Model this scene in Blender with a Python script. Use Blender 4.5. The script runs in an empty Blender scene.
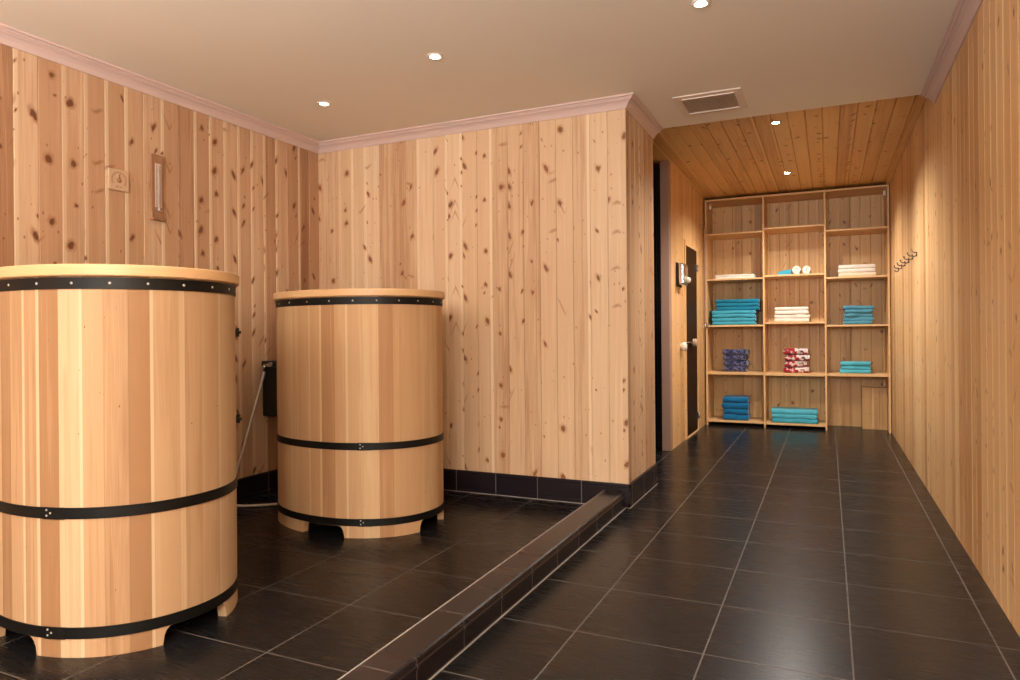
import bpy, bmesh, math, random
from mathutils import Vector, Matrix, noise
R = random.Random(11)
PI = math.pi
C = bpy.context.scene.collection

# ------------------------------------------------------------------ helpers
class NT:
    def __init__(s, name):
        s.mat = bpy.data.materials.new(name); s.mat.use_nodes = True
        s.t = s.mat.node_tree; s.t.nodes.clear()
        s.out = s.t.nodes.new('ShaderNodeOutputMaterial')
        s.b = s.t.nodes.new('ShaderNodeBsdfPrincipled')
        s.t.links.new(s.b.outputs[0], s.out.inputs[0])
    def put(s, sock, v):
        if isinstance(v, bpy.types.NodeSocket): s.t.links.new(v, sock)
        elif isinstance(v, tuple) and len(v) == 3 and sock.type == 'RGBA': sock.default_value = (*v, 1)
        else: sock.default_value = v
    def m(s, op, a, b=None, c=None, clamp=False):
        n = s.t.nodes.new('ShaderNodeMath'); n.operation = op; n.use_clamp = clamp
        for i, v in enumerate((a, b, c)):
            if v is not None: s.put(n.inputs[i], v)
        return n.outputs[0]
    def sm(s, v, lo, hi, a=0.0, b=1.0):
        n = s.t.nodes.new('ShaderNodeMapRange'); n.interpolation_type = 'SMOOTHSTEP'
        for i, x in enumerate((v, lo, hi, a, b)): s.put(n.inputs[i], x)
        return n.outputs[0]
    def mix(s, f, a, b, mode='MIX'):
        n = s.t.nodes.new('ShaderNodeMix'); n.data_type = 'RGBA'; n.blend_type = mode
        s.put(n.inputs[0], f); s.put(n.inputs[6], a); s.put(n.inputs[7], b)
        return n.outputs[2]
    def comb(s, x, y, z=0.0):
        n = s.t.nodes.new('ShaderNodeCombineXYZ')
        for i, v in enumerate((x, y, z)): s.put(n.inputs[i], v)
        return n.outputs[0]
    def sep(s, v):
        n = s.t.nodes.new('ShaderNodeSeparateXYZ'); s.put(n.inputs[0], v)
        return n.outputs
    def noise(s, vec, scale=1.0, detail=2.0, rough=.5, dist=0.0):
        n = s.t.nodes.new('ShaderNodeTexNoise'); s.put(n.inputs['Vector'], vec)
        n.inputs['Scale'].default_value = scale; n.inputs['Detail'].default_value = detail
        n.inputs['Roughness'].default_value = rough; n.inputs['Distortion'].default_value = dist
        return n.outputs['Fac']
    def white(s, w):
        n = s.t.nodes.new('ShaderNodeTexWhiteNoise'); n.noise_dimensions = '1D'
        s.put(n.inputs['W'], w); return n.outputs['Value'], s.sep(n.outputs['Color'])
    def vor(s, vec, rnd=1.0):
        n = s.t.nodes.new('ShaderNodeTexVoronoi'); n.voronoi_dimensions = '2D'
        s.put(n.inputs['Vector'], vec); n.inputs['Scale'].default_value = 1.0
        n.inputs['Randomness'].default_value = rnd
        return n.outputs['Distance'], s.sep(n.outputs['Color'])
    def uv(s):
        n = s.t.nodes.new('ShaderNodeUVMap'); n.uv_map = 'UVMap'; return s.sep(n.outputs[0])
    def obj(s):
        n = s.t.nodes.new('ShaderNodeTexCoord'); return n.outputs['Object']
    def bump(s, h, strength=.3, dist=.002):
        n = s.t.nodes.new('ShaderNodeBump'); n.inputs['Strength'].default_value = strength
        n.inputs['Distance'].default_value = dist; s.put(n.inputs['Height'], h)
        s.t.links.new(n.outputs[0], s.b.inputs['Normal'])
    def fin(s, col=None, rough=None, metal=0.0, spec=.5):
        if col is not None: s.put(s.b.inputs['Base Color'], col)
        if rough is not None: s.put(s.b.inputs['Roughness'], rough)
        s.b.inputs['Metallic'].default_value = metal
        s.b.inputs['Specular IOR Level'].default_value = spec
        return s.mat

def lin(r, g, b):
    f = lambda c: (c/255/12.92) if c/255 <= .04045 else ((c/255+.055)/1.055)**2.4
    return (f(r), f(g), f(b))

def wood(name, dark, mid, light, sap, pitch=.114, var=.8, knots=.45, knotr=.16, seed=0.0, warp=0.0,
         rough=.42, spec=.4, grain=.8, pins=.25, seam=0.0, sat=.9):
    def ds(c):
        l = .3*c[0]+.55*c[1]+.15*c[2]; return tuple(l+(x-l)*sat for x in c)
    dark, mid, light, sap = ds(dark), ds(mid), ds(light), ds(sap)
    n = NT(name); U = n.uv(); u, v = U[0], U[1]
    if warp:
        u = n.m('ADD', u, n.m('MULTIPLY', n.m('SUBTRACT', n.noise(n.comb(n.m('MULTIPLY', u, 9.0), seed, 0.0), 1.0, 1.0), .5), warp))
    b = n.m('DIVIDE', u, pitch); i = n.m('FLOOR', b); f = n.m('FRACT', b)
    r1, rc = n.white(n.m('ADD', i, seed+.37)); r2, r3, r4 = rc[0], rc[1], rc[2]
    vk = n.m('ADD', v, n.m('MULTIPLY', n.m('MULTIPLY', n.m('SUBTRACT', r3, .5), .36), n.m('ABSOLUTE', n.m('SUBTRACT', f, .5))))
    kd, kc = n.vor(n.comb(n.m('ADD', b, n.m('MULTIPLY', r2, 3.0)), n.m('ADD', n.m('DIVIDE', vk, .14), n.m('MULTIPLY', r4, 60.0))), .95)
    wob = n.m('MULTIPLY', n.m('SUBTRACT', n.noise(n.comb(n.m('MULTIPLY', u, 60.0), n.m('MULTIPLY', v, 40.0), seed), 1.0, 2.0), .5), .16)
    kd = n.m('ADD', kd, wob)
    rad = n.sm(kc[0], 1-knots, 1.0, 0.0, 1.0)
    rad = n.m('ADD', n.m('MULTIPLY', n.m('POWER', rad, .8), knotr), .0001)
    k = n.m('SUBTRACT', 1.0, n.sm(kd, n.m('MULTIPLY', rad, .6), n.m('MULTIPLY', rad, .95)))
    halo = n.m('SUBTRACT', 1.0, n.sm(kd, n.m('MULTIPLY', rad, .7), n.m('MULTIPLY', rad, 1.9)))
    va = n.m('ADD', v, n.m('MULTIPLY', n.m('MULTIPLY', n.m('SUBTRACT', r4, .5), 0.55*pitch/.114), n.m('ABSOLUTE', n.m('SUBTRACT', f, .5))))
    ad, ac = n.vor(n.comb(n.m('ADD', n.m('MULTIPLY', f, .55), n.m('MULTIPLY', i, 7.3)), n.m('ADD', n.m('DIVIDE', va, .075), n.m('MULTIPLY', r2, 40.0))), 1.0)
    ad = n.m('ADD', ad, n.m('MULTIPLY', wob, .8))
    arch = n.m('MULTIPLY', n.m('SUBTRACT', 1.0, n.sm(ad, .02, .24)), n.sm(ac[0], 1-knots*.26, 1.0-knots*.18))
    gu = n.m('ADD', n.m('MULTIPLY', u, 42.0), n.m('ADD', n.m('MULTIPLY', r1, 97.0), n.m('MULTIPLY', halo, .9)))
    gv = n.m('ADD', n.m('MULTIPLY', v, .9), n.m('MULTIPLY', r2, 71.0))
    n1 = n.noise(n.comb(gu, gv, seed), 1.0, 3.0, .55, .6)
    n2 = n.noise(n.comb(n.m('MULTIPLY', gu, 5.0), n.m('MULTIPLY', gv, 4.0), seed+3), 1.0, 2.0, .6)
    n3 = n.noise(n.comb(n.m('ADD', n.m('MULTIPLY', u, 5.0), n.m('MULTIPLY', r3, 40.0)), n.m('MULTIPLY', v, .8), seed+7), 1.0, 2.0)
    ring = n.m('SINE', n.m('MULTIPLY', n.m('ADD', n1, n.m('MULTIPLY', n3, .6)), 34.0))
    t = n.m('ADD', .5, n.m('MULTIPLY', n.m('SUBTRACT', r1, .5), var))
    t = n.m('ADD', t, n.m('MULTIPLY', n.m('SUBTRACT', n1, .5), grain))
    t = n.m('ADD', t, n.m('MULTIPLY', n.m('SUBTRACT', n2, .5), grain*.55))
    t = n.m('ADD', t, n.m('MULTIPLY', n.m('SUBTRACT', n3, .5), .5))
    t = n.m('ADD', t, n.m('MULTIPLY', ring, .045), clamp=True)
    lo = n.mix(n.sm(t, 0.0, .5), dark, mid); col = n.mix(n.sm(t, .5, 1.0), lo, light)
    edge = n.m('MULTIPLY', n.sm(f, .80, .84), n.sm(r3, .45, .6, 0.0, .75))
    col = n.mix(edge, col, sap)
    col = n.mix(n.m('MULTIPLY', halo, .6), col, tuple(a*w for a, w in zip(dark, (.88, .66, .46))))
    col = n.mix(n.m('MULTIPLY', arch, .62), col, tuple(a*w for a, w in zip(dark, (.72, .48, .30))))
    kcol = (dark[0]*.42, dark[1]*.26, dark[2]*.16)
    col = n.mix(n.m('MULTIPLY', k, .88), col, kcol)
    if pins:
        pd, pc = n.vor(n.comb(n.m('MULTIPLY', b, 2.2), n.m('ADD', n.m('DIVIDE', v, .085), n.m('MULTIPLY', r3, 50.0))), 1.0)
        pr = n.m('MULTIPLY', n.sm(pc[1], 1-pins, 1.0), .13)
        p = n.m('SUBTRACT', 1.0, n.sm(pd, n.m('MULTIPLY', pr, .4), n.m('ADD', pr, .0001)))
        col = n.mix(n.m('MULTIPLY', p, .7), col, (kcol[0]*1.5, kcol[1]*1.5, kcol[2]*1.5))
    h = n.m('ADD', n.m('MULTIPLY', n2, .4), n1)
    if seam:
        e = n.m('MINIMUM', f, n.m('SUBTRACT', 1.0, f))
        s_ = n.m('SUBTRACT', 1.0, n.sm(e, 0.0, .02))
        col = n.mix(n.m('MULTIPLY', s_, seam), col, tuple(c*.35 for c in dark))
    n.bump(h, .12, .001)
    return n.fin(col, n.m('ADD', rough, n.m('MULTIPLY', n.m('SUBTRACT', n2, .5), .2)), 0, spec)

def plain(name, col, rough=.5, metal=0.0, spec=.5, mottling=.08, scale=30.0):
    n = NT(name); f = n.noise(n.obj(), scale, 3.0)
    c = n.mix(n.m('MULTIPLY', f, mottling), col, tuple(x*.5 for x in col))
    return n.fin(c, rough, metal, spec)

def tile_mat(name, T, ox, oy, axes=(0, 1), grout=.0029, gcol=lin(108, 100, 95), base=lin(23, 22, 23), Tv=None, rough=.27):
    n = NT(name); P = n.sep(n.obj()); a, b = P[axes[0]], P[axes[1]]
    Tv = Tv or T
    xa = n.m('DIVIDE', n.m('SUBTRACT', a, ox), T); yb = n.m('DIVIDE', n.m('SUBTRACT', b, oy), Tv)
    def edge(x, s):
        f = n.m('FRACT', x); return n.m('MULTIPLY', n.m('MINIMUM', f, n.m('SUBTRACT', 1.0, f)), s)
    e = n.m('MINIMUM', edge(xa, T), edge(yb, Tv))
    g = n.m('SUBTRACT', 1.0, n.sm(e, grout*.55, grout))
    r, _ = n.white(n.m('ADD', n.m('FLOOR', xa), n.m('MULTIPLY', n.m('FLOOR', yb), 17.3)))
    st = n.noise(n.comb(n.m('MULTIPLY', a, 9.0), n.m('MULTIPLY', b, 260.0), r), 1.0, 3.0, .6)
    cl = n.noise(n.obj(), 5.0, 3.0)
    v = n.m('ADD', .78, n.m('ADD', n.m('MULTIPLY', r, .25), n.m('MULTIPLY', n.m('SUBTRACT', st, .5), .12)))
    c = n.mix(1.0, base, n.comb(v, v, v), 'MULTIPLY')
    gc = n.mix(n.sm(cl, .35, .7, 0.0, .5), gcol, tuple(x*.5 for x in gcol))
    c = n.mix(g, c, gc)
    rg = n.m('ADD', rough, n.m('ADD', n.m('MULTIPLY', g, .4), n.m('MULTIPLY', n.m('SUBTRACT', st, .5), .05)))
    n.bump(n.m('SUBTRACT', 1.0, g), .25, .001)
    return n.fin(c, rg, 0, .22)

def link(name, bm, mats, parent=None, smooth=False, bevel=0.0, seg=2, fix=True):
    if fix: bmesh.ops.recalc_face_normals(bm, faces=bm.faces)
    me = bpy.data.meshes.new(name); bm.to_mesh(me); bm.free()
    o = bpy.data.objects.new(name, me); C.objects.link(o)
    for mt in (mats if isinstance(mats, (list, tuple)) else [mats]): me.materials.append(mt)
    if parent is not None: o.parent = parent
    if smooth:
        for p in me.polygons: p.use_smooth = True
    if bevel:
        md = o.modifiers.new('bevel', 'BEVEL'); md.width = bevel; md.segments = seg
        md.limit_method = 'ANGLE'; md.angle_limit = .6
    return o

def empty(name, loc, label=None, cat=None, group=None, rz=0):
    o = bpy.data.objects.new(name, None); C.objects.link(o); o.empty_display_size = .05
    o.location = loc; o.rotation_euler = (0, 0, rz)
    return tag(o, label, cat, group)
def tag(o, label=None, cat=None, group=None, kind=None):
    if label: o['label'] = label
    if cat: o['category'] = cat
    if group: o['group'] = group
    if kind: o['kind'] = kind
    return o
def struct(o, label=None, cat=None):
    return tag(o, label, cat, None, 'structure')

def box(bm, x0, x1, y0, y1, z0, z1, mi=0, uvm=None):
    """axis aligned box; uvm: index of the axis the wood grain runs along"""
    vs = [bm.verts.new((x, y, z)) for z in (z0, z1) for y in (y0, y1) for x in (x0, x1)]
    fs = [(0, 2, 3, 1), (4, 5, 7, 6), (0, 1, 5, 4), (2, 6, 7, 3), (0, 4, 6, 2), (1, 3, 7, 5)]
    uvl = bm.loops.layers.uv.get('UVMap') or bm.loops.layers.uv.new('UVMap')
    off = (R.random()*7, R.random()*7)
    for f in fs:
        fc = bm.faces.new([vs[k] for k in f]); fc.material_index = mi
        nrm = fc.normal if fc.normal.length else None
        fc.normal_update(); ax = max(range(3), key=lambda k: abs(fc.normal[k]))
        g = uvm if uvm is not None else 2
        oth = [k for k in range(3) if k != ax]
        if g in oth: oth.remove(g); cu, cv = oth[0], g
        else: cu, cv = oth
        for l in fc.loops: l[uvl].uv = (l.vert.co[cu]+off[0], l.vert.co[cv]+off[1])
    return vs

def rbox(name, dims, mat, parent=None, bevel=.003, g=2):
    bm = bmesh.new(); box(bm, *dims, uvm=g); return link(name, bm, mat, parent, bevel=bevel)

def cyl(bm, p0, p1, r0, r1=None, seg=24, mi=0, cap=True):
    p0, p1 = Vector(p0), Vector(p1); r1 = r0 if r1 is None else r1
    d = (p1-p0).normalized(); a = d.orthogonal().normalized(); b = d.cross(a)
    rings = []
    for p, r in ((p0, r0), (p1, r1)):
        rings.append([bm.verts.new(p+(a*math.cos(t)+b*math.sin(t))*r) for t in [2*PI*k/seg for k in range(seg)]])
    for k in range(seg):
        f = bm.faces.new((rings[0][k], rings[0][(k+1) % seg], rings[1][(k+1) % seg], rings[1][k])); f.material_index = mi; f.smooth = True
    if cap:
        bm.faces.new(rings[0][::-1]).material_index = mi; bm.faces.new(rings[1]).material_index = mi

def lathe(bm, c, axis, prof, seg=28, mi=0):
    """prof: list of (radius, distance along axis)"""
    c = Vector(c); d = Vector(axis).normalized(); a = d.orthogonal().normalized(); b = d.cross(a); rings = []
    for r, h in prof:
        if r < 1e-6: rings.append([bm.verts.new(c+d*h)])
        else: rings.append([bm.verts.new(c+d*h+(a*math.cos(2*PI*k/seg)+b*math.sin(2*PI*k/seg))*r) for k in range(seg)])
    for p, q in zip(rings, rings[1:]):
        for k in range(seg):
            k2 = (k+1) % seg
            if len(p) == 1 and len(q) == 1: continue
            if len(p) == 1: f = bm.faces.new((p[0], q[k], q[k2]))
            elif len(q) == 1: f = bm.faces.new((p[k], p[k2], q[0]))
            else: f = bm.faces.new((p[k], p[k2], q[k2], q[k]))
            f.smooth = True; f.material_index = mi

def tube(bm, pts, r, seg=12, sub=8, mi=0):
    """smooth tube through the points"""
    P = [Vector(p) for p in pts]; Q = []
    ext = [P[0]*2-P[1]]+P+[P[-1]*2-P[-2]]
    for i in range(1, len(ext)-2):
        p0, p1, p2, p3 = ext[i-1:i+3]
        for k in range(sub):
            t = k/sub
            Q.append(.5*((2*p1)+(p2-p0)*t+(2*p0-5*p1+4*p2-p3)*t*t+(3*p1-p0-3*p2+p3)*t**3))
    Q.append(P[-1]); prev = None; rings = []
    for i, q in enumerate(Q):
        d = (Q[min(i+1, len(Q)-1)]-Q[max(i-1, 0)]).normalized()
        a = d.orthogonal().normalized() if prev is None else (prev-d*prev.dot(d)).normalized()
        prev = a; b = d.cross(a)
        rings.append([bm.verts.new(q+(a*math.cos(2*PI*k/seg)+b*math.sin(2*PI*k/seg))*r) for k in range(seg)])
    for p, q in zip(rings, rings[1:]):
        for k in range(seg):
            f = bm.faces.new((p[k], p[(k+1) % seg], q[(k+1) % seg], q[k])); f.smooth = True; f.material_index = mi
    bm.faces.new(rings[0][::-1]); bm.faces.new(rings[-1])

def boards(bm, o, ud, vd, nd, rects, pitch=.114, th=.06, gd=.005, gw=.0035, u_off=0.0, mi=0):
    """tongue-and-groove boarding as one solid: V grooves run along vd, boards follow ud, face looks along nd"""
    o, ud, vd, nd = map(Vector, (o, ud, vd, nd))
    uvl = bm.loops.layers.uv.get('UVMap') or bm.loops.layers.uv.new('UVMap')
    for (u0, u1, v0, v1) in rects:
        us = [(u0, 0.0)]
        k = math.ceil((u0-u_off)/pitch-1e-6)
        while u_off+k*pitch < u1-.002:
            g = u_off+k*pitch
            if g-gw > u0+.001: us.append((g-gw, 0.0))
            if g > u0: us.append((g, -gd))
            us.append((g+gw, 0.0)) if g+gw < u1-.001 else None
            k += 1
        us.append((u1, 0.0)); us = sorted(set(us))
        F = [[bm.verts.new(o+ud*u+vd*v+nd*d) for u, d in us] for v in (v0, v1)]
        B = [[bm.verts.new(o+ud*u+vd*v-nd*th) for u in (u0, u1)] for v in (v0, v1)]
        def face(vl, co):
            f = bm.faces.new(vl); f.material_index = mi
            for l, c in zip(f.loops, co): l[uvl].uv = c
        for i in range(len(us)-1):
            a, b = us[i][0], us[i+1][0]
            m = (a+b)/2; e = 1e-4      # keep each face's texture inside its own board
            a2, b2 = a+(m-a)*e, b+(m-b)*e
            face((F[0][i], F[0][i+1], F[1][i+1], F[1][i]), ((a2-u_off, v0), (b2-u_off, v0), (b2-u_off, v1), (a2-u_off, v1)))
        face((B[0][0], B[1][0], B[1][1], B[0][1]), ((u0, v0), (u0, v1), (u1, v1), (u1, v0)))
        face((F[0][0], F[1][0], B[1][0], B[0][0]), ((u0, v0), (u0, v1), (u0+th, v1), (u0+th, v0)))
        face((F[0][-1], B[0][1], B[1][1], F[1][-1]), ((u1-.01, v0), (u1-.01-th, v0), (u1-.01-th, v1), (u1-.01, v1)))
        face([B[0][0], B[0][1]]+F[0][::-1], [(u0, 0)]*(len(us)+2))
        face([B[1][1], B[1][0]]+F[1], [(u0, 0)]*(len(us)+2))

def sweep(bm, path, prof, up=Vector((0, 0, 1)), closed_prof=True, side=1, mi=0):
    """mitred sweep of prof [(out, z)] along a flat path; out points to the left of travel when side=1"""
    P = [Vector(p) for p in path]; rows = []
    uvl = bm.loops.layers.uv.get('UVMap') or bm.loops.layers.uv.new('UVMap')
    for i, p in enumerate(P):
        d0 = (P[i]-P[i-1]).normalized() if i else None
        d1 = (P[i+1]-P[i]).normalized() if i < len(P)-1 else None
        n0 = up.cross(d0)*side if d0 else None; n1 = up.cross(d1)*side if d1 else None
        if n0 is None: n = n1
        elif n1 is None: n = n0
        else: n = (n0+n1); n = n/ (1+n0.dot(n1))
        rows.append([bm.verts.new(p+n*a+up*z) for a, z in prof])
    N = len(prof)
    for a, b in zip(rows, rows[1:]):
        for k in range(N):
            k2 = (k+1) % N
            f = bm.faces.new((a[k], a[k2], b[k2], b[k])); f.material_index = mi
    bm.faces.new(rows[0][::-1]); bm.faces.new(rows[-1])

# ------------------------------------------------------------------ materials
M_wallL = wood('pine_boards_knotty', lin(150, 102, 66), lin(184, 140, 102), lin(206, 170, 134), lin(216, 186, 148), knots=.46, knotr=.18, seed=3, var=.75, grain=.7)
M_wallF = wood('pine_boards_facing', lin(180, 134, 94), lin(211, 174, 134), lin(226, 196, 160), lin(232, 206, 170), knots=.42, knotr=.165, seed=11, var=.6, grain=.7)
M_wallR = wood('pine_boards_straight', lin(194, 144, 92), lin(226, 180, 126), lin(238, 202, 150), lin(242, 212, 162), knots=.36, knotr=.12, seed=23, var=.8, grain=.85, pins=.15, warp=.05, sat=1.0, rough=.38)
M_corr = wood('pine_boards_corridor', lin(194, 138, 76), lin(224, 172, 106), lin(236, 192, 132), lin(240, 200, 140), knots=.4, knotr=.12, seed=31, var=.5, sat=.92)
M_back = wood('pine_boards_shelf_back', lin(184, 132, 70), lin(218, 170, 102), lin(232, 190, 126), lin(232, 190, 126), knots=.35, knotr=.13, seed=41, var=.6, sat=.92)
M_ceilw = wood('pine_boards_ceiling', lin(200, 142, 72), lin(232, 180, 102), lin(240, 196, 124), lin(240, 196, 124), knots=.36, knotr=.15, seed=53, var=.55, sat=.92)
M_shelf = wood('shelf_timber', lin(204, 152, 92), lin(226, 178, 116), lin(236, 194, 136), lin(236, 194, 136), pitch=.3, knots=.1, knotr=.05, seed=61, var=.2, sat=.92, pins=0)
M_tub = wood('cedar_staves', lin(150, 106, 64), lin(178, 138, 95), lin(192, 159, 119), lin(200, 172, 135), pitch=.075, warp=.10, knots=0.0, knotr=.0, seed=71, var=1.0, grain=.6, pins=0, seam=.25, rough=.6, spec=.25, sat=.86)
M_tub2 = wood('cedar_staves_warm', lin(168, 119, 72), lin(188, 144, 96), lin(202, 165, 118), lin(210, 177, 130), pitch=.08, warp=.10, knots=0.0, knotr=.0, seed=87, var=.8, grain=.6, pins=0, seam=.25, rough=.6, spec=.25, sat=.86)
M_lid = wood('lid_timber', lin(188, 140, 88), lin(208, 164, 112), lin(220, 180, 130), lin(220, 180, 130), pitch=.4, knots=0.02, knotr=.02, seed=97, var=.3, pins=0)
M_plate = wood('gauge_timber', lin(180, 140, 104), lin(200, 164, 128), lin(210, 178, 142), lin(210, 178, 142), pitch=.2, knots=0.0, knotr=.01, seed=101, var=.2, pins=0)
M_dark_plate = wood('thermometer_timber', lin(124, 82, 54), lin(150, 104, 70), lin(166, 120, 84), lin(166, 120, 84), pitch=.2, knots=0.0, knotr=.01, seed=107, var=.2, pins=0)
M_ceil = plain('ceiling_paint', lin(236, 226, 212), .8, mottling=.05, scale=2.0)
M_crown = plain('cornice_paint', lin(208, 182, 174), .5, mottling=.03)
M_jamb = plain('jamb_paint', lin(168, 134, 116), .5, mottling=.05)
M_vent = plain('vent_white_metal', lin(226, 208, 192), .4)
M_ventdark = plain('vent_slat_metal', lin(196, 176, 160), .45)
M_scale = plain('scale_card', lin(204, 176, 156), .6)
M_void = plain('duct_dark', lin(40, 32, 28), .9)
M_iron = plain('black_iron_band', lin(12, 11, 10), .5, .0, .25)
M_steel = plain('brushed_steel', lin(190, 182, 172), .3, .9)
M_rivet = plain('rivet_zinc', lin(186, 180, 174), .35, .4)
M_black = plain('black_plastic', lin(14, 13, 14), .4)
M_hose = plain('hose_grey_white', lin(176, 164, 150), .5)
M_white = plain('white_plastic', lin(232, 222, 208), .4)
M_hook = plain('dark_chrome', lin(120, 112, 106), .25, .9)
M_chrome = plain('chrome', lin(200, 192, 184), .18, 1.0)
M_tileC = tile_mat('corridor_floor_tile', .45, -.386, 2.3606)
M_tileP = tile_mat('platform_floor_tile', .45, -1.74, 1.781, gcol=lin(100, 90, 84))
M_base = tile_mat('skirting_tile', .30, -2.318, -5.0, axes=(0, 2), Tv=20, base=lin(36, 30, 34), rough=.2, grout=.003)
M_baseY = tile_mat('skirting_tile_side', .30, 4.2, -5.0, axes=(1, 2), Tv=20, base=lin(36, 30, 34), rough=.2, grout=.003)
M_curb = tile_mat('kerb_tile', .2985, 2.071, -5.0, axes=(1, 2), Tv=20, base=lin(36, 30, 31), rough=.2, gcol=lin(84, 76, 74))
M_curbtop = tile_mat('kerb_top_tile', .4475, 2.112, -5.0, axes=(1, 2), Tv=20, base=lin(44, 37, 37), rough=.28, gcol=lin(104, 92, 86))
M_grout = plain('grout_line', lin(158, 148, 140), .8)
M_mosaic = tile_mat('black_mosaic', .022, 0, 0, axes=(0, 2), base=lin(26, 26, 32), gcol=lin(60, 58, 62), grout=.0016, rough=.15)
M_mosaicY = tile_mat('black_mosaic_side', .022, 0, 0, axes=(1, 2), base=lin(26, 26, 32), gcol=lin(60, 58, 62), grout=.0016, rough=.15)
def fabric(name, a, b=None, pat=0.0):
    n = NT(name); P = n.obj()
    w = n.noise(P, 420.0, 2.0); s = n.noise(P, 24.0, 3.0)
    col = n.mix(n.sm(s, .3, .7, 0.0, .35), a, tuple(x*.72 for x in a))
    if b is not None:
        d = n.noise(P, pat, 3.0, .6, 1.5); col = n.mix(n.sm(d, .47, .53), a, b)
        d2 = n.noise(P, pat*1.7, 2.0, .6, 1.0); col = n.mix(n.sm(d2, .60, .64, 0.0, .9), col, lin(28, 26, 46))
    n.bump(w, .35, .002); n.b.inputs['Sheen Weight'].default_value = .25
    return n.fin(col, .95, 0, .2)
F_white = fabric('terry_white', lin(238, 228, 216)); F_cream = fabric('terry_cream', lin(234, 216, 190))
F_turq = fabric('terry_turquoise', lin(66, 164, 190)); F_aqua = fabric('terry_aqua', lin(84, 184, 206))
F_blue = fabric('terry_blue', lin(14, 108, 160)); F_deep = fabric('terry_deep_turquoise', lin(22, 128, 160))
F_teal = fabric('terry_teal_grey', lin(80, 146, 170))
F_navy = fabric('cloth_navy_print', lin(28, 34, 78), lin(104, 104, 134), 26.0)
F_red = fabric('cloth_red_print', lin(164, 36, 44), lin(222, 206, 200), 11.0)
n = NT('lamp_glow'); n.fin((1, .95, .88), .5)
n.b.inputs['Emission Color'].default_value = (1, .9, .78, 1); n.b.inputs['Emission Strength'].default_value = 60
M_glow = n.mat
n = NT('smoked_glass'); n.fin((.040, .019, .008), .45, 0, .1); n.b.inputs['Transmission Weight'].default_value = .1; n.b.inputs['IOR'].default_value = 1.15
M_glass = n.mat
n = NT('clear_glass_tube'); n.fin((.8, .8, .8), .1); n.b.inputs['Transmission Weight'].default_value = .6
M_tubeglass = n.mat

# ------------------------------------------------------------------ the room
XL, XR, YF, YE, YB, YN = -3.495, .60, 4.15, 4.89, 8.66, -6.0
XP, XC = -1.12, -1.30
ZC, ZW = 2.515, 2.63
bm = bmesh.new(); box(bm, -1.2, XR+.1, YN-.1, YB+.1, -.12, 0, 0); box(bm, -2.7, -1.2, YF+.3, YB+.1, -.12, 0, 0)
box(bm, XL-.1, -1.2, YN-.1, YF+.3, -.12, 0, 1)
struct(link('floor', bm, [M_tileC, M_tileP]), 'dark brown matt tile floor with thin pale grout', 'floor')
bm = bmesh.new(); boards(bm, (XL, 0, 0), (0, -1, 0), (0, 0, 1), (1, 0, 0), [(-YF-.05, -YN, 0, 2.7)], u_off=-1.992)
struct(link('wall_left', bm, M_wallL), 'knotty pine board wall behind the barrels', 'wall')
bm = bmesh.new(); boards(bm, (0, YF, 0), (1, 0, 0), (0, 0, 1), (0, -1, 0), [(XL, XP, 0, 2.7)], u_off=XP-.114*20, th=.05)
boards(bm, (XP, 0, 0), (0, 1, 0), (0, 0, 1), (1, 0, 0), [(YF+.006, YE, 0, 2.7)], u_off=YF, th=.05)
boards(bm, (XP, YE, 0), (1, 0, 0), (0, 0, 1), (0, 1, 0), [(-.12, -.052, 0, 2.7)], th=.03)
box(bm, XP-.028, XP+.003, YF-.003, YF+.028, 0, 2.45, uvm=2)
struct(link('wall_facing', bm, M_wallF), 'pine board wall with outer corner facing the barrels', 'wall')
bm = bmesh.new(); boards(bm, (XR, 0, 0), (0, 1, 0), (0, 0, 1), (-1, 0, 0), [(YN, YB+.05, 0, 2.75)], u_off=.03, gd=.002, gw=.002)
struct(link('wall_right', bm, M_wallR), 'long straight-grained pine board wall along the walkway', 'wall')
bm = bmesh.new(); boards(bm, (0, YB, 0), (1, 0, 0), (0, 0, 1), (0, -1, 0), [(XC-.05, XR+.05, 0, 2.75)], u_off=.02, pitch=.105)
struct(link('wall_back', bm, M_back), 'pine board wall behind the shelves', 'wall')
bm = bmesh.new(); boards(bm, (XC, 0, 0), (0, 1, 0), (0, 0, 1), (1, 0, 0),
    [(6.30, 7.03, 0, 2.75), (7.03, 7.72, 1.985, 2.75), (7.72, YB+.05, 0, 2.75)], u_off=6.3, pitch=.105)
struct(link('wall_corridor', bm, M_corr), 'pine board wall holding the smoked glass door', 'wall')
bm = bmesh.new(); box(bm, XL-.06, XR+.06, YN-.12, YN, 0, 2.7, uvm=2)
struct(link('wall_front', bm, M_wallR), 'pine wall behind the viewpoint', 'wall')
# shower recess behind the facing wall, black mosaic
bm = bmesh.new(); box(bm, -2.7, XC-.062, 6.36, 6.42, 0, ZW, 0); box(bm, -2.76, -2.7, YF+.1, 6.42, 0, ZW, 1); box(bm, -2.7, XP-.06, YF+.06, YF+.12, 0, ZW, 0)
struct(link('wall_recess', bm, [M_mosaic, M_mosaicY]), 'black mosaic wall inside the dark recess', 'wall')
bm = bmesh.new(); box(bm, XC-.075, XC+.004, 6.27, 6.36, 0, ZW)
struct(link('trim_1', bm, M_jamb, bevel=.004), 'pinkish upright jamb beside the dark recess', 'jamb')
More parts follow.
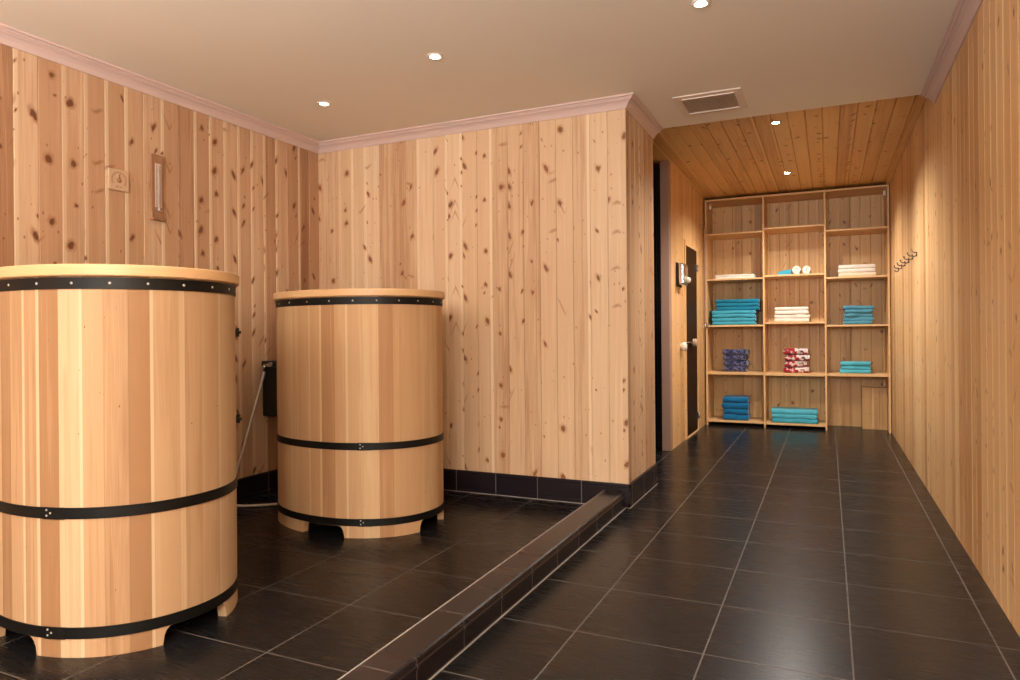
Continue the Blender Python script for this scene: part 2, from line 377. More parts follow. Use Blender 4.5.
# ceilings
bm = bmesh.new(); box(bm, XL-.06, XR+.06, YN-.1, YE, ZC, ZC+.2)
struct(link('ceiling', bm, M_ceil), 'beige painted ceiling over the barrels', 'ceiling')
bm = bmesh.new(); boards(bm, (0, 0, ZW), (1, 0, 0), (0, 1, 0), (0, 0, -1), [(-2.76, XR+.05, YE, YB+.05)], u_off=-.937, gd=.008, gw=.005)
struct(link('ceiling_panelled', bm, M_ceilw), 'orange pine board ceiling over the walkway end', 'ceiling')
bm = bmesh.new(); box(bm, XR-.035, XR-.001, YE+.002, YB-.46, ZW-.03, ZW-.001, uvm=1)
struct(link('trim_2', bm, M_ceilw, bevel=.004), 'thin pine batten where panelled ceiling meets the wall', 'trim')
crown = [(0, -.066), (.007, -.066), (.012, -.058), (.020, -.045), (.033, -.032), (.050, -.023), (.050, -.018), (.058, -.018), (.062, -.012), (.074, -.010), (.074, 0), (0, 0)]
bm = bmesh.new(); sweep(bm, [(XL, YN, ZC), (XL, YF, ZC), (XP, YF, ZC), (XP, YE, ZC)], crown, side=-1)
struct(link('trim_3', bm, M_crown), 'pinkish cornice along the left and facing walls', 'cornice')
bm = bmesh.new(); sweep(bm, [(XR, YN, ZC), (XR, YE, ZC)], crown, side=1)
struct(link('trim_4', bm, M_crown), 'pinkish cornice above the long walkway wall', 'cornice')
# skirting and kerb
skirt = [(0, .004), (.013, .004), (.013, .022), (.010, .027), (.012, .032), (.012, .116), (.010, .120), (.013, .124), (.013, .138), (.007, .146), (0, .146)]
bm = bmesh.new(); sweep(bm, [(XL, YN, 0), (XL, YF, 0)], skirt, side=-1)
struct(link('baseboard_left', bm, M_baseY), 'dark tile skirting under the left wall', 'skirting')
bm = bmesh.new(); sweep(bm, [(XL+.013, YF, 0), (XP+.013, YF, 0)], skirt, side=-1)
o = struct(link('baseboard_facing', bm, M_base), 'dark tile skirting under the facing wall', 'skirting')
bm = bmesh.new(); box(bm, XL+.02, -1.27, YF-.0155, YF, .0005, .0045); link('grout_line', bm, M_grout, o)
bm = bmesh.new(); sweep(bm, [(XP, YF-.013, 0), (XP, YE, 0)], skirt, side=-1)
o = struct(link('baseboard_corner', bm, M_baseY), 'dark tile skirting round the outer wall corner', 'skirting')
bm = bmesh.new(); box(bm, XP, XP+.0155, YF-.013, YE, .0005, .0045); link('grout_line', bm, M_grout, o)
KX0, KX1 = -1.265, -1.135
kp = [(KX0, .0), (KX1, .0), (KX1, .060), (KX1+.004, .066), (KX1+.004, .074), (KX1-.002, .080), (KX1+.001, .086), (KX1-.003, .096), (KX1-.010, .100), (KX0, .100)]
bm = bmesh.new(); rows = [[bm.verts.new((x, y, z)) for x, z in kp] for y in (YN+.05, YF-.0135)]
for k in range(len(kp)):
    k2 = (k+1) % len(kp); f = bm.faces.new((rows[0][k], rows[0][k2], rows[1][k2], rows[1][k])); f.material_index = 1 if k == 8 else 0
bm.faces.new(rows[0]); bm.faces.new(rows[1][::-1])
o = struct(link('kerb', bm, [M_curb, M_curbtop]), 'low dark tiled kerb between barrel floor and walkway', 'kerb')
bm = bmesh.new(); box(bm, KX1-.004, KX1+.0055, YN+.05, YF-.0135, .0004, .003)
box(bm, KX0-.003, KX0+.002, YN+.05, YF-.0135, .096, .1008); link('grout_line', bm, M_grout, o)

# ------------------------------------------------------------------ barrels
EA, EB, EN = .522, .404, 2.119
def ell(t, grow=0.0):
    c, s = math.cos(t), math.sin(t)
    return ((EA+grow)*math.copysign(abs(c)**(2/EN), c), (EB+grow)*math.copysign(abs(s)**(2/EN), s))
NS = 540
TH = [2*PI*k/NS for k in range(NS)]
ARC = [0.0]
for k in range(NS):
    p, q = ell(TH[k]), ell(TH[(k+1) % NS]); ARC.append(ARC[-1]+math.dist(p, q))
GAPS = ((7.5, 18), (-79.5, 14.5), (187.5, 18), (100.5, 14.5))
def foot(td):
    z = 0.0
    for g, hw in GAPS:
        d = abs((td-g+180) % 360-180)
        if d < hw:
            t = min(1.0, (hw-d)/4.0); z = max(z, .062*math.sqrt(1-(1-t)**2)*.85+.062*.15)
    return z
def ring_solid(bm, z0, z1, g0, g1, mi=0, uvs=True, zfun=None, nz=1):
    """closed oval wall between offsets g0 (inner) and g1 (outer)"""
    uvl = bm.loops.layers.uv.get('UVMap') or bm.loops.layers.uv.new('UVMap')
    O, I = [], []
    for k in range(NS):
        zb = z0 if zfun is None else z0+zfun(math.degrees(TH[k]))
        for L, g in ((O, g1), (I, g0)):
            x, y = ell(TH[k], g); L.append([bm.verts.new((x, y, zb+(z1-zb)*j/nz)) for j in range(nz+1)])
    for k in range(NS):
        k2 = (k+1) % NS
        def q(v, s=True):
            f = bm.faces.new(v); f.smooth = s; f.material_index = mi
            for l in f.loops:
                kk = ARC[k] if any(l.vert is w for w in O[k]+I[k]) else ARC[k+1]
                l[uvl].uv = (kk, l.vert.co.z)
        for j in range(nz):
            q((O[k][j], O[k2][j], O[k2][j+1], O[k][j+1])); q((I[k][j], I[k][j+1], I[k2][j+1], I[k2][j]))
        q((O[k][0], I[k][0], I[k2][0], O[k2][0]), False); q((O[k][-1], O[k2][-1], I[k2][-1], I[k][-1]), False)
def sharp(o, ang=.6):
    md = o.modifiers.new('split', 'EDGE_SPLIT'); md.split_angle = ang
def disc(bm, z0, z1, grow, mi=0):
    uvl = bm.loops.layers.uv.get('UVMap') or bm.loops.layers.uv.new('UVMap')
    rows = []
    bev = .004
    for g, z in ((grow-bev, z0), (grow, z0+bev), (grow, z1-bev), (grow-bev, z1)):
        rows.append([bm.verts.new((*ell(t, g), z)) for t in TH])
    for a, b in zip(rows, rows[1:]):
        for k in range(NS):
            k2 = (k+1) % NS; f = bm.faces.new((a[k], a[k2], b[k2], b[k])); f.smooth = True; f.material_index = mi
            for l in f.loops:
                kk = ARC[k] if l.vert in (a[k], b[k]) else ARC[k+1]
                l[uvl].uv = (l.vert.co.z, kk*.6)
    for r, rev in ((rows[0], True), (rows[-1], False)):
        f = bm.faces.new(r[::-1] if rev else r); f.material_index = mi
        for l in f.loops: l[uvl].uv = (l.vert.co.x, l.vert.co.y)
def stud(bm, td, z, r=.006, mi=1, grow=.004):
    t = math.radians(td); x, y = ell(t, grow); x2, y2 = ell(t+.01, grow); x1, y1 = ell(t-.01, grow)
    nrm = Vector((y2-y1, -(x2-x1), 0)).normalized()
    lathe(bm, Vector((x, y, z))-nrm*.001, nrm, [(r, 0), (r*.95, .0015), (r*.6, .003), (0, .0036)], 10, mi)
def barrel(loc, rz, mat, label, joint, hinges):
    t = empty('steam_barrel', loc, label, 'barrel', 'oval wooden steam barrels', rz)
    bm = bmesh.new(); ring_solid(bm, 0, 1.285, -.035, 0, zfun=foot, nz=6); o = link('staves', bm, mat, t); sharp(o)
    bm = bmesh.new(); disc(bm, .075, .105, -.036); o = link('bottom', bm, mat, t); sharp(o)
    bm = bmesh.new(); disc(bm, 1.281, 1.321, .017); o = link('lid', bm, M_lid, t); sharp(o)
    for z0, z1, kind in ((1.238, 1.277, 0), (.466, .504, 1), (.064, .102, 1)):
        bm = bmesh.new(); ring_solid(bm, z0, z1, -.004, .0035)
        zc = (z0+z1)/2
        if kind == 0:
            for k in range(23): stud(bm, -80+360/23*k+(joint+60), zc, .0048)
        else:
            # overlapped and riveted joint of the band
            uvl = bm.loops.layers.uv['UVMap']; rr = []
            for k in range(13):
                tt = math.radians(joint-2.2+.8*k); rr.append([(*ell(tt, .0055), z0-.001), (*ell(tt, .0055), z1+.001), (*ell(tt, .001), z1+.001), (*ell(tt, .001), z0-.001)])
            rr = [[bm.verts.new(p) for p in r] for r in rr]
            for a, b in zip(rr, rr[1:]):
                for k in range(4): bm.faces.new((a[k], a[(k+1) % 4], b[(k+1) % 4], b[k]))
            bm.faces.new(rr[0]); bm.faces.new(rr[-1][::-1])
            for dd, dz in ((0, .011), (1.7, .001), (0, -.008)): stud(bm, joint+dd-.3, zc+dz, .0038, 1, .0060)
        o = link('hoop', bm, [M_iron, M_rivet], t); sharp(o)
    for td, z in hinges:
        bm = bmesh.new(); a = math.radians(td); x, y = ell(a); x2, y2 = ell(a+.01); x1, y1 = ell(a-.01)
        nx, ny = (y2-y1), -(x2-x1); L = math.hypot(nx, ny); nx, ny = nx/L, ny/L
        tx, ty = -ny, nx
        def P(o_, s_, z_): return (x+nx*o_+tx*s_, y+ny*o_+ty*s_, z+z_)
        cyl(bm, P(.009, 0, -.018), P(.009, 0, .018), .007, seg=14)
        for s_ in (-1, 1):
            vs = [bm.verts.new(P(o_, s_*w, h)) for h in (-.013, .013) for w in (.0, .022) for o_ in (.0, .006)]
            for f in ((0, 2, 3, 1), (4, 5, 7, 6), (0, 1, 5, 4), (2, 6, 7, 3), (0, 4, 6, 2), (1, 3, 7, 5)): bm.faces.new([vs[k] for k in f])
        cyl(bm, P(.004, -.014, 0), P(.022, -.014, 0), .006, seg=12)
        link('hinge', bm, M_iron, t)
    return t
barrel((-2.602, 1.856, 0), -.19, M_tub, 'oval stave barrel with black hoops, standing under the wall thermometer', -58.5, ((52, 1.09), (52, .735)))
barrel((-2.526, 3.349, 0), -.12, M_tub2, 'oval stave barrel near the wall corner, with grey hose running under it', -53.5, ())

# ------------------------------------------------------------------ steam generator and hose
t = empty('steam_generator', (XL+.001, 3.69, .53), 'black steam generator box on the wall behind the barrel with the hose', 'steam generator')
rbox('body', (0, .15, -.13, .15, 0, .335), M_black, t, .006)
rbox('cap', (0, .165, -.14, .16, .337, .375), M_black, t, .005)
bm = bmesh.new(); cyl(bm, (.10, -.141, .352), (.10, -.165, .352), .015); cyl(bm, (.10, -.155, .352), (.045, -.155, .345), .010); cyl(bm, (.045, -.155, .352), (.045, -.155, .318), .012)
link('hose_fitting', bm, M_chrome, t)
bm = bmesh.new(); tube(bm, [(-3.449, 3.528, .835), (-3.446, 3.515, .79), (-3.42, 3.373, .495), (-3.42, 3.26, .223), (-3.425, 3.17, .08), (-3.435, 3.14, .012), (-3.40, 3.215, .010), (-3.33, 3.235, .010), (-3.23, 3.30, .010), (-3.12, 3.40, .012), (-2.98, 3.42, .030), (-2.85, 3.42, .05)], .0085)
tag(link('hose', bm, M_hose), 'grey-white hose from the black box across the floor under the barrel', 'hose')

# ------------------------------------------------------------------ gauges on the left wall
t = empty('hygrometer', (XL, 2.515, 1.925), 'square pale wooden dial gauge on the knotty pine wall', 'gauge')
rbox('plate', (.001, .016, -.058, .058, -.057, .057), M_plate, t, .003)
bm = bmesh.new()
for k in range(21):
    a = math.radians(-30+240*k/20); r0, r1 = .036, .045
    c, s = math.cos(a), math.sin(a); w = .0018
    vs = [bm.verts.new((.0175, c*r-s*w*e, s*r+c*w*e)) for r, e in ((r0, -1), (r1, -1), (r1, 1), (r0, 1))]
    f = bm.faces.new(vs); ex = bmesh.ops.extrude_face_region(bm, geom=[f]); bmesh.ops.translate(bm, vec=(-.002, 0, 0), verts=[v for v in ex['geom'] if isinstance(v, bmesh.types.BMVert)])
box(bm, .0155, .0172, -.016, -.004, -.041, -.034); box(bm, .0155, .0172, .006, .014, -.041, -.036)
link('dial_marks', bm, M_dark_plate, t)
bm = bmesh.new(); lathe(bm, (.0155, 0, -.002), (1, 0, 0), [(.013, 0), (.013, .004), (.009, .008), (0, .009)])
box(bm, .0195, .0215, -.003, .003, 0, .030); link('needle', bm, M_dark_plate, t)
t = empty('thermometer', (XL, 2.755, 1.93), 'tall narrow brown wooden thermometer with white scale', 'thermometer')
rbox('backboard', (.001, .017, -.040, .040, -.178, .187), M_dark_plate, t, .003)
rbox('ledge', (.001, .030, -.044, .044, -.190, -.179), M_dark_plate, t, .003)
rbox('scale_plate', (.0175, .021, -.021, .021, -.115, .135), M_scale, t, .001)
bm = bmesh.new()
for k in range(24):
    z = -.105+.01*k; L = .012 if k % 5 == 0 else .008
    box(bm, .0205, .0218, -.018, -.018+L, z, z+.0022); box(bm, .0205, .0218, .018-L, .018, z, z+.0022)
link('scale_marks', bm, M_void, t)
bm = bmesh.new(); cyl(bm, (.025, 0, -.10), (.025, 0, .125), .0035, seg=12); lathe(bm, (.024, 0, -.128), (0, 0, 1), [(0, -.012), (.006, -.009), (.008, 0), (.006, .010), (.0035, .03)], 14)
link('glass_tube', bm, M_tubeglass, t)
bm = bmesh.new(); box(bm, .0178, .030, -.02, .02, -.142, -.132); link('tube_clip', bm, M_chrome, t, bevel=.002)

# ------------------------------------------------------------------ vent and downlights
t = empty('ceiling_vent', (-.655, 4.46, ZC), 'rectangular white louvred vent in the beige ceiling', 'vent')
bm = bmesh.new()
for x0, x1, y0, y1 in ((-.2, .2, -.195, -.15), (-.2, .2, .15, .195), (-.2, -.155, -.15, .15), (.155, .2, -.15, .15)): box(bm, x0, x1, y0, y1, -.008, -.0005)
link('frame', bm, M_vent, t, bevel=.002)
bm = bmesh.new(); box(bm, -.156, .156, .135, .150, -.017, -.006); link('lip', bm, M_vent, t, bevel=.002)
bm = bmesh.new(); box(bm, -.156, .156, -.150, -.142, -.014, -.006); link('lip', bm, M_vent, t, bevel=.002)
bm = bmesh.new()
for k in range(22):
    x = -.150+.3*k/21; vs = box(bm, x-.0020, x+.0020, -.149, .149, -.014, -.003)
    for v in vs: v.co.x += (v.co.z+.0085)*.5
for k in range(9):
    y = -.142+.0345*k; box(bm, -.152, .152, y-.001, y+.001, -.006, -.002)
link('louvre', bm, M_ventdark, t)
bm = bmesh.new(); box(bm, -.155, .155, -.15, .15, -.002, -.0006); link('duct_backing', bm, M_void, t)

def downlight(x, y, z, label, W, cone=105, group='recessed ceiling downlights'):
    t = empty('downlight', (x, y, z), label, 'ceiling light', group)
    bm = bmesh.new(); lathe(bm, (0, 0, 0), (0, 0, -1), [(.024, .0005), (.027, .005), (.034, .007), (.040, .005), (.043, .0005), (.024, .0005)], 32); link('trim_ring', bm, M_vent, t, True)
    bm = bmesh.new(); lathe(bm, (0, 0, 0), (0, 0, -1), [(.0235, .0008), (.020, .006), (.010, .009), (0, .010)], 24); link('bulb', bm, M_glow, t, True)
    L = bpy.data.lights.new('downlight_beam', 'SPOT'); L.energy = W; L.spot_size = math.radians(cone); L.spot_blend = .8
    L.color = (1.0, .94, .86); L.shadow_soft_size = .03
    o = bpy.data.objects.new('downlight_beam', L); C.objects.link(o); o.parent = t; o.location = (0, 0, -.03)
WB = 9
downlight(-2.83, 3.42, ZC, 'small bright ceiling downlight nearest the inner wall corner', WB)
downlight(-1.835, 3.09, ZC, 'bright ceiling downlight in the middle of the beige ceiling', WB)
downlight(-.494, 3.10, ZC, 'bright beige-ceiling downlight over the walkway, before the vent', WB)
downlight(-.34, 5.50, ZW, 'downlight in the pine ceiling, just past the vent', 205, 142)
downlight(-.35, 7.30, ZW, 'downlight in the pine ceiling, closest to the shelves', 172, 148)
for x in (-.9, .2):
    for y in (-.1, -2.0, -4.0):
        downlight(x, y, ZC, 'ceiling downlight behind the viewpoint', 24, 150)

# ------------------------------------------------------------------ door, recess fittings
d = empty('door_1', (XC, 7.03, 0), 'narrow smoked glass sauna door in pine frame', 'door'); tag(d, kind='structure')
bm = bmesh.new()
box(bm, -.058, .012, -.028, .014, 0, 2.01, uvm=2); box(bm, -.058, .012, .676, .718, 0, 1.985, uvm=2); box(bm, -.058, .012, .014, .676, 1.95, 1.985, uvm=1); box(bm, -.058, .012, .014, .676, 0, .014, uvm=1)
link('door_frame', bm, M_shelf, d, bevel=.003)
rbox('glass_pane', (-.006, .002, .018, .672, .018, 1.946), M_glass, d, .001)
bm = bmesh.new(); box(bm, -.75, -.74, -.03, .72, 0, 2.0); box(bm, -.74, -.06, -.03, -.02, 0, 2.0); box(bm, -.74, -.06, .71, .72, 0, 2.0); box(bm, -.74, -.06, -.02, .71, 1.99, 2.0)
link('cabin_lining', bm, M_dark_plate, d)
for z in (.17, 1.77):
    bm = bmesh.new(); box(bm, .002, .018, .64, .70, z-.035, z+.035); cyl(bm, (.018, .676, z-.03), (.018, .676, z+.03), .007); link('hinge', bm, M_chrome, d, bevel=.002)
bm = bmesh.new(); lathe(bm, (.003, .30, .965), (1, 0, 0), [(.012, 0), (.012, .02), (.040, .021), (.042, .03), (.036, .036), (.042, .043), (.042, .055), (.036, .062), (0, .063)])
h = link('door_handle', bm, M_plate, d)
bm = bmesh.new(); cyl(bm, (.006, .04, .972), (.03, .27, .972), .006); link('rod', bm, M_chrome, h)
bm = bmesh.new(); lathe(bm, (XC, 6.80, .935), (1, 0, 0), [(.03, .0005), (.03, .012), (.040, .014), (.043, .03), (.041, .048), (.03, .055), (0, .057)])
tag(link('wall_knob', bm, M_white), 'white round knob on pine wall beside the glass door', 'knob')
t = empty('sauna_controller', (XC, 6.68, 1.63), 'steel control box on pine wall beside the glass door', 'control box')
rbox('back_plate', (.0005, .014, -.105, .13, -.12, .105), M_void, t, .002)
bm = bmesh.new(); box(bm, .0145, .075, -.09, .125, -.105, .10); link('housing', bm, M_chrome, t, bevel=.018, seg=4)
bm = bmesh.new(); box(bm, .0752, .079, -.05, .09, .0, .06); link('display', bm, M_dark_plate, t, bevel=.002)
bm = bmesh.new(); lathe(bm, (.0755, .07, -.055), (1, 0, 0), [(.028, 0), (.030, .008), (.027, .018), (.023, .020), (.023, .027), (.016, .032), (0, .033)]); link('dial', bm, M_white, t)
t = empty('steel_pipe', (XC, 8.10, 0), 'thin pale pipe with elbow on pine wall beside the shelves', 'pipe')
bm = bmesh.new(); tube(bm, [(.001, -.20, 2.265), (.02, -.19, 2.268), (.03, -.10, 2.270), (.03, -.02, 2.270), (.03, 0, 2.25), (.03, 0, 2.1), (.03, 0, 1.5), (.03, 0, 1.16)], .010); link('tube', bm, M_jamb, t)
bm = bmesh.new(); cyl(bm, (.03, 0, 1.11), (.03, 0, 1.18), .017); cyl(bm, (.03, 0, 1.145), (.075, -.02, 1.145), .009); cyl(bm, (.075, -.02, 1.12), (.075, -.02, 1.17), .008); box(bm, .0005, .03, -.012, .012, 1.13, 1.155); link('valve', bm, M_chrome, t, bevel=.002)

# ------------------------------------------------------------------ shelves
SX0, SX1, SY0, SY1 = -1.283, .592, 8.20, YB-.004
D1, D2, TK = -.648, -.022, .019
t = empty('shelving_unit', (0, 8.4, 0), 'tall open pine shelving with three columns of compartments', 'shelves')
Y0, Y1 = SY0-8.4, SY1-8.4; ZT = 2.598
def shelf_part(name, x0, x1, z0, z1, g, y0=Y0, y1=Y1): return rbox(name, (x0, x1, y0, y1, z0, z1), M_shelf, t, .002, g)
shelf_part('side_panel', SX0, SX0+TK, 0, ZT-.0205, 2); shelf_part('side_panel', SX1-TK, SX1, 0, ZT-.0205, 2)
shelf_part('divider', D1-TK/2, D1+TK/2, 0, ZT-.0205, 2); shelf_part('divider', D2-TK/2, D2+TK/2, 0, ZT-.0205, 2)
shelf_part('top_panel', SX0, SX1, ZT-.02, ZT, 0)
cols = ((SX0+TK, D1-TK/2), (D1+TK/2, D2-TK/2), (D2+TK/2, SX1-TK))
levels = ((2.205, 1.683, 1.152, .615, .060), (2.232, 1.702, 1.176, .612, .055), (2.165, 1.655, 1.140, .617))
for (x0, x1), lv in zip(cols, levels):
    for z in lv:
        k = .030 if abs(z-.615) < .01 else TK
        shelf_part('shelf', x0+.0006, x1-.0006, z-k, z, 0, y0=Y0+.001)
for x in (SX0+TK+.012, SX1-TK-.012):
    bm = bmesh.new(); box(bm, x-.012, x+.012, Y0+.22, Y0+.235, ZT-.075, ZT-.0215); cyl(bm, (x, Y0+.216, ZT-.05), (x, Y0+.222, ZT-.05), .010); link('corner_bracket', bm, M_white, t, bevel=.002)
# boarded box in the bottom of the last column
bm = bmesh.new(); boards(bm, (0, 8.47, 0), (1, 0, 0), (0, 0, 1), (0, -1, 0), [(.335, SX1-TK-.002, 0, .455)], u_off=.335, pitch=.085, th=.17)
tag(link('pipe_cover', bm, M_back), 'low boarded pine box on the floor beneath the shelves', 'box')

# ------------------------------------------------------------------ towels
def towel_mesh(w, dp, h, seed, layers=2, wob=.006, slope=0.0):
    """a folded towel: `layers` rounded folds showing at the front, softened sides"""
    bm = bmesh.new(); prof = []
    lh = h/layers; r = lh/2
    for k in range(layers):                       # front edge, bottom to top
        zc = lh*(k+.5)
        for j in range(7):
            a = -PI/2+PI*j/6; prof.append((-dp/2+r-abs(math.cos(a))**.55*r*.8, zc+math.copysign(abs(math.sin(a))**.6, a)*r*.985))
    for j in range(1, 5): prof.append((-dp/2+r+(dp-2*r)*j/5, h))
    for k in reversed(range(layers)):
        zc = lh*(k+.5)
        for j in range(7):
            a = PI/2-PI*j/6; prof.append((dp/2-r+abs(math.cos(a))**.55*r*.8, zc+math.copysign(abs(math.sin(a))**.6, a)*r*.985))
    for j in range(1, 5): prof.append((dp/2-r-(dp-2*r)*j/5, 0))
    NX = 22; rows = []
    for i in range(NX+1):
        s = -1+2*i/NX; x = math.copysign(1-(1-abs(s))**1.6, s)*w/2
        e = max(0, (abs(x)-(w/2-r*1.2))/(r*1.2)); sc = 1-.16*e*e
        row = []
        for (y, z) in prof:
            zc = lh*(min(layers-1, max(0, int(z/lh-1e-6)))+.5)
            z2 = zc+(z-zc)*sc; y2 = y*(1-.03*e)
            n1 = noise.noise(Vector((x*9+seed*3.1, y*9, z*14))); n2 = noise.noise(Vector((x*9, y*9+seed*7.7, z*20+5)))
            lift = wob*.8*noise.noise(Vector((x*6+seed, y*4, seed*2.3))) if z > .001 else 0
            row.append(bm.verts.new((x+n1*wob, y2+n2*wob*1.6, min(h*(1+slope), max(0.0, z2+lift*(z/h)+slope*(x/w+.5)*h*(z/h))))))
        rows.append(row)
    N = len(prof)
    for a, b in zip(rows, rows[1:]):
        for k in range(N):
            f = bm.faces.new((a[k], a[(k+1) % N], b[(k+1) % N], b[k])); f.smooth = True
    bm.faces.new(rows[0]); bm.faces.new(rows[-1][::-1])
    return bm
SEED = [0]
def towel(name, x0, x1, z0, h, mat, label, cat='towel', group=None, dp=.30, y=8.40, layers=1, rz=0.0, wob=.006, slope=0.0):
    SEED[0] += 1; bm = towel_mesh(x1-x0, dp, h, SEED[0]*1.7, layers, wob, slope)
    o = link(name, bm, mat); o.location = ((x0+x1)/2, y, z0+.0008); o.rotation_euler = (0, 0, rz)
    return tag(o, label, cat, group)
ORD = {2: ('bottom', 'top'), 3: ('bottom', 'middle', 'top'), 4: ('bottom', 'second from bottom', 'second from top', 'top'),
       5: ('bottom', 'second from bottom', 'middle', 'second from top', 'top')}
def stack(name, x0, x1, z0, z1, mats, what, where, cat, group, jx=.008, dp=.30, layers=1, y=8.40, wob=.006):
    n = len(mats); h = (z1-z0)/n; names = ORD.get(n)
    for k, mt in enumerate(mats):
        a = jx*(R.random()-.5)*2; b = jx*(R.random()-.5)*2
        towel(name, x0+a, x1+b, z0+h*k, h*.995, mt, f'{names[k]} {what} {where}', cat, group, dp, y+.01*(R.random()-.5), layers, .02*(R.random()-.5), wob)
S = levels
towel('bath_towel', -1.178, -.752, S[0][1], .048, F_white, 'single white towel lying flat above the tall turquoise stack', layers=2, wob=.008)
zs = S[0][2]; lowh, uph = .0415, .0425
for k, nm in enumerate(('bottom', 'second from bottom', 'third from bottom', 'fourth from bottom')):
    towel('bath_towel', -1.222+.010*R.random(), -.745+.008*R.random(), zs+lowh*k, lowh*.995, F_turq, f'{nm} towel, pale turquoise, in the tall seven-towel turquoise stack', 'towel', 'tall turquoise towel stack', .32, 8.385)
for k, nm in enumerate(('third from top', 'second from top', 'top')):
    towel('bath_towel', -1.180+.008*R.random(), -.712+.008*R.random(), zs+lowh*4+uph*k, uph*.995, F_deep, f'{nm} towel, deeper turquoise, in the tall seven-towel turquoise stack', 'towel', 'tall turquoise towel stack', .32, 8.40)
stack('folded_cloth', -1.103, -.846, S[0][3], .872, [F_navy]*4, 'folded navy print cloth', 'in the dark patterned pile', 'cloth', 'navy patterned cloth pile', dp=.26, wob=.012, jx=.012)
stack('bath_towel', -1.112, -.835, S[0][4], .328, [F_blue]*4, 'folded strong blue towel', 'of the stack on the lowest shelf', 'towel', 'blue towel stack', wob=.011, jx=.012)
# middle column
def rolled(x, z, r, label):
    bm = bmesh.new(); L = .30; turns = 3.2; N = 110; th = r/turns*.82; rows = []
    for yy in (-L/2, L/2):
        row = []
        for k in range(N+1):
            a = turns*2*PI*k/N; rr = r*(.16+.84*k/N)
            rows_ = []
            for q in (rr, max(rr-th, .002)):
                rows_.append(bm.verts.new((math.cos(a-2.2)*q, yy+.004*math.sin(a*3), math.sin(a-2.2)*q)))
            row.append(rows_)
        rows.append(row)
    for k in range(N):
        A, B = rows[0][k], rows[0][k+1]; A2, B2 = rows[1][k], rows[1][k+1]
        for f in ((A[0], B[0], B2[0], A2[0]), (A[1], A2[1], B2[1], B[1]), (A[0], A[1], B[1], B[0]), (A2[0], B2[0], B2[1], A2[1])):
            fc = bm.faces.new(f); fc.smooth = True
    for k in (0, N): bm.faces.new((rows[0][k][0], rows[1][k][0], rows[1][k][1], rows[0][k][1]))
    o = link('rolled_towel', bm, F_white); sharp(o, .9); o.location = (x, 8.39, z+r+.0008)
    return tag(o, label, 'rolled towel', 'rolled white towels')
rolled(-.306, S[1][1], .050, 'white rolled towel lying next to the small turquoise cloth')
rolled(-.205, S[1][1], .048, 'white rolled towel lying farther from the small turquoise cloth')
towel('face_cloth', -.505, -.362, S[1][1], .040, F_turq, 'small turquoise cloth lying beside the rolled white towels', 'cloth', dp=.24, slope=.5, wob=.01)
stack('bath_towel', -.540, -.184, S[1][2], 1.345, [F_white]*4, 'white towel', 'of the four-high white stack in the middle column', 'towel', 'white towel stack in the middle column')
stack('folded_cloth', -.447, -.197, S[1][3], .884, [F_red]*4, 'folded red and white print cloth', 'in the red patterned pile', 'cloth', 'red patterned cloth pile', dp=.26, wob=.014, jx=.014)
stack('bath_towel', -.580, -.108, S[1][4], .205, [F_turq, F_aqua, F_aqua], 'wide turquoise towel', 'of the low stack on the lowest shelf', 'towel', 'wide turquoise towel stack')
# last column
stack('bath_towel', .112, .464, S[2][1], 1.782, [F_cream, F_white, F_white], 'white towel', 'of the three-high stack in the end column', 'towel', 'white towel stack in the end column')
stack('hand_towel', .156, .437, S[2][2], 1.343, [F_teal]*5, 'grey-teal hand towel', 'of the five-high stack in the end column', 'towel', 'grey-teal towel stack', jx=.012, wob=.01)
stack('hand_towel', .122, .410, S[2][3], .740, [F_aqua]*3, 'pale turquoise hand towel', 'of the small stack above the boarded box', 'towel', 'pale turquoise towel stack')

# ------------------------------------------------------------------ coat hooks on the walkway wall
names = ('first', 'second', 'third', 'fourth', 'fifth', 'sixth')
for k, y in enumerate((7.30, 7.00, 6.71, 6.42, 6.13, 5.87)):
    t = empty('coat_hook', (XR, y, 1.635), f'{names[k]} dark metal coat hook from the shelves on the walkway wall', 'hook', 'row of coat hooks')
    q = .55
    rbox('back_plate', (-.005, -.0005, -.010, .010, -.016, .016), M_iron, t, .002)
    def sc_(L): return [(x*q, y_*q, z*q) for x, y_, z in L]
    bm = bmesh.new(); tube(bm, sc_([(-.008, 0, .02), (-.03, 0, .022), (-.055, 0, .035), (-.066, 0, .06)]), .0045, 10, 5); lathe(bm, (-.066*q, 0, .062*q), (0, 0, 1), [(0, -.006), (.006, -.003), (.0065, .001), (.004, .006), (0, .007)], 12)
    link('upper_prong', bm, M_hook, t)
    bm = bmesh.new(); tube(bm, sc_([(-.008, 0, -.015), (-.03, 0, -.03), (-.045, 0, -.03), (-.055, 0, -.012)]), .0045, 10, 5); lathe(bm, (-.055*q, 0, -.012*q), (0, 0, 1), [(0, -.005), (.0055, -.002), (.0055, .002), (0, .006)], 12)
    link('lower_prong', bm, M_hook, t)

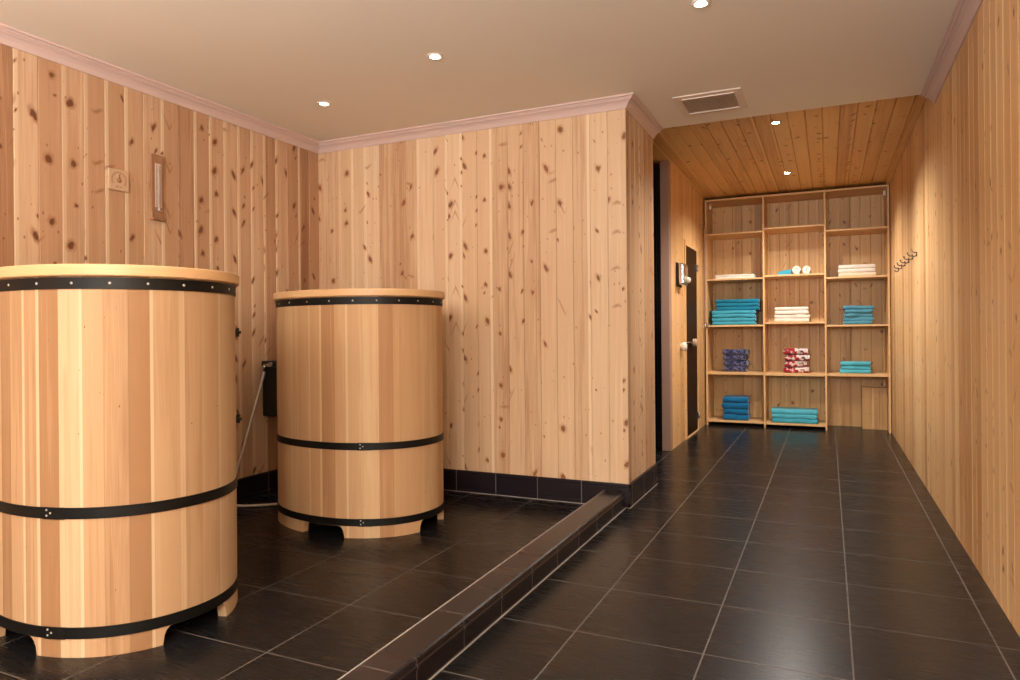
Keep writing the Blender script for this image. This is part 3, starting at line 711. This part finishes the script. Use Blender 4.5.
# ------------------------------------------------------------------ light, world, camera
w = bpy.data.worlds.new('world'); bpy.context.scene.world = w; w.use_nodes = True
w.node_tree.nodes['Background'].inputs[0].default_value = (.6, .5, .42, 1); w.node_tree.nodes['Background'].inputs[1].default_value = .05
def added_lamp(name, loc, aim, sx, sy, W, col):
    L = bpy.data.lights.new(name, 'AREA'); L.shape = 'RECTANGLE'; L.size = sx; L.size_y = sy; L.energy = W; L.color = col
    o = bpy.data.objects.new(name, L); C.objects.link(o); o.location = loc
    o.rotation_euler = (Vector(aim)-o.location).to_track_quat('-Z', 'Y').to_euler()
added_lamp('added_soft_fill', (-.45, -4.9, 2.0), (-.9, 4, 1.3), 1.5, .8, 135, (.965, .98, .97))  # added area lamp far behind the camera, lifts the frontal light
added_lamp('added_soft_fill', (.32, -2.0, 1.95), (-2.0, 3, 1.1), .5, .8, 66, (.965, .98, .97))  # second added lamp, out of view, brightens the barrels from the right
added_lamp('added_ceiling_fill', (-1.2, -1.4, 1.35), (-1.2, -1.4, 2.5), 2.6, 1.8, 560, (.965, .98, .97))  # added upward panel, unseen, brightens the painted ceiling

F, YAW, ROLL, HY, H = 690.8, .4313, .0087, 333.68, 1.075
fw = Vector((-math.sin(YAW), math.cos(YAW), 0)); rt = Vector((math.cos(YAW), math.sin(YAW), 0)); up = Vector((0, 0, 1))
r2 = rt*math.cos(ROLL)-up*math.sin(ROLL); u2 = rt*math.sin(ROLL)+up*math.cos(ROLL)
cam = bpy.data.cameras.new('camera'); co = bpy.data.objects.new('camera', cam); C.objects.link(co)
cam.sensor_width = 36; cam.lens = F*36/1020; cam.shift_y = -(340-HY)/1020; cam.clip_start = .05
mx = Matrix((r2, u2, -fw)).transposed().to_4x4(); mx.translation = (0, 0, H); co.matrix_world = mx
sc = bpy.context.scene; sc.camera = co
sc.view_settings.view_transform = 'Standard'; sc.view_settings.look = 'None'; sc.view_settings.exposure = -.2; sc.view_settings.gamma = 1
sc.view_settings.use_curve_mapping = False
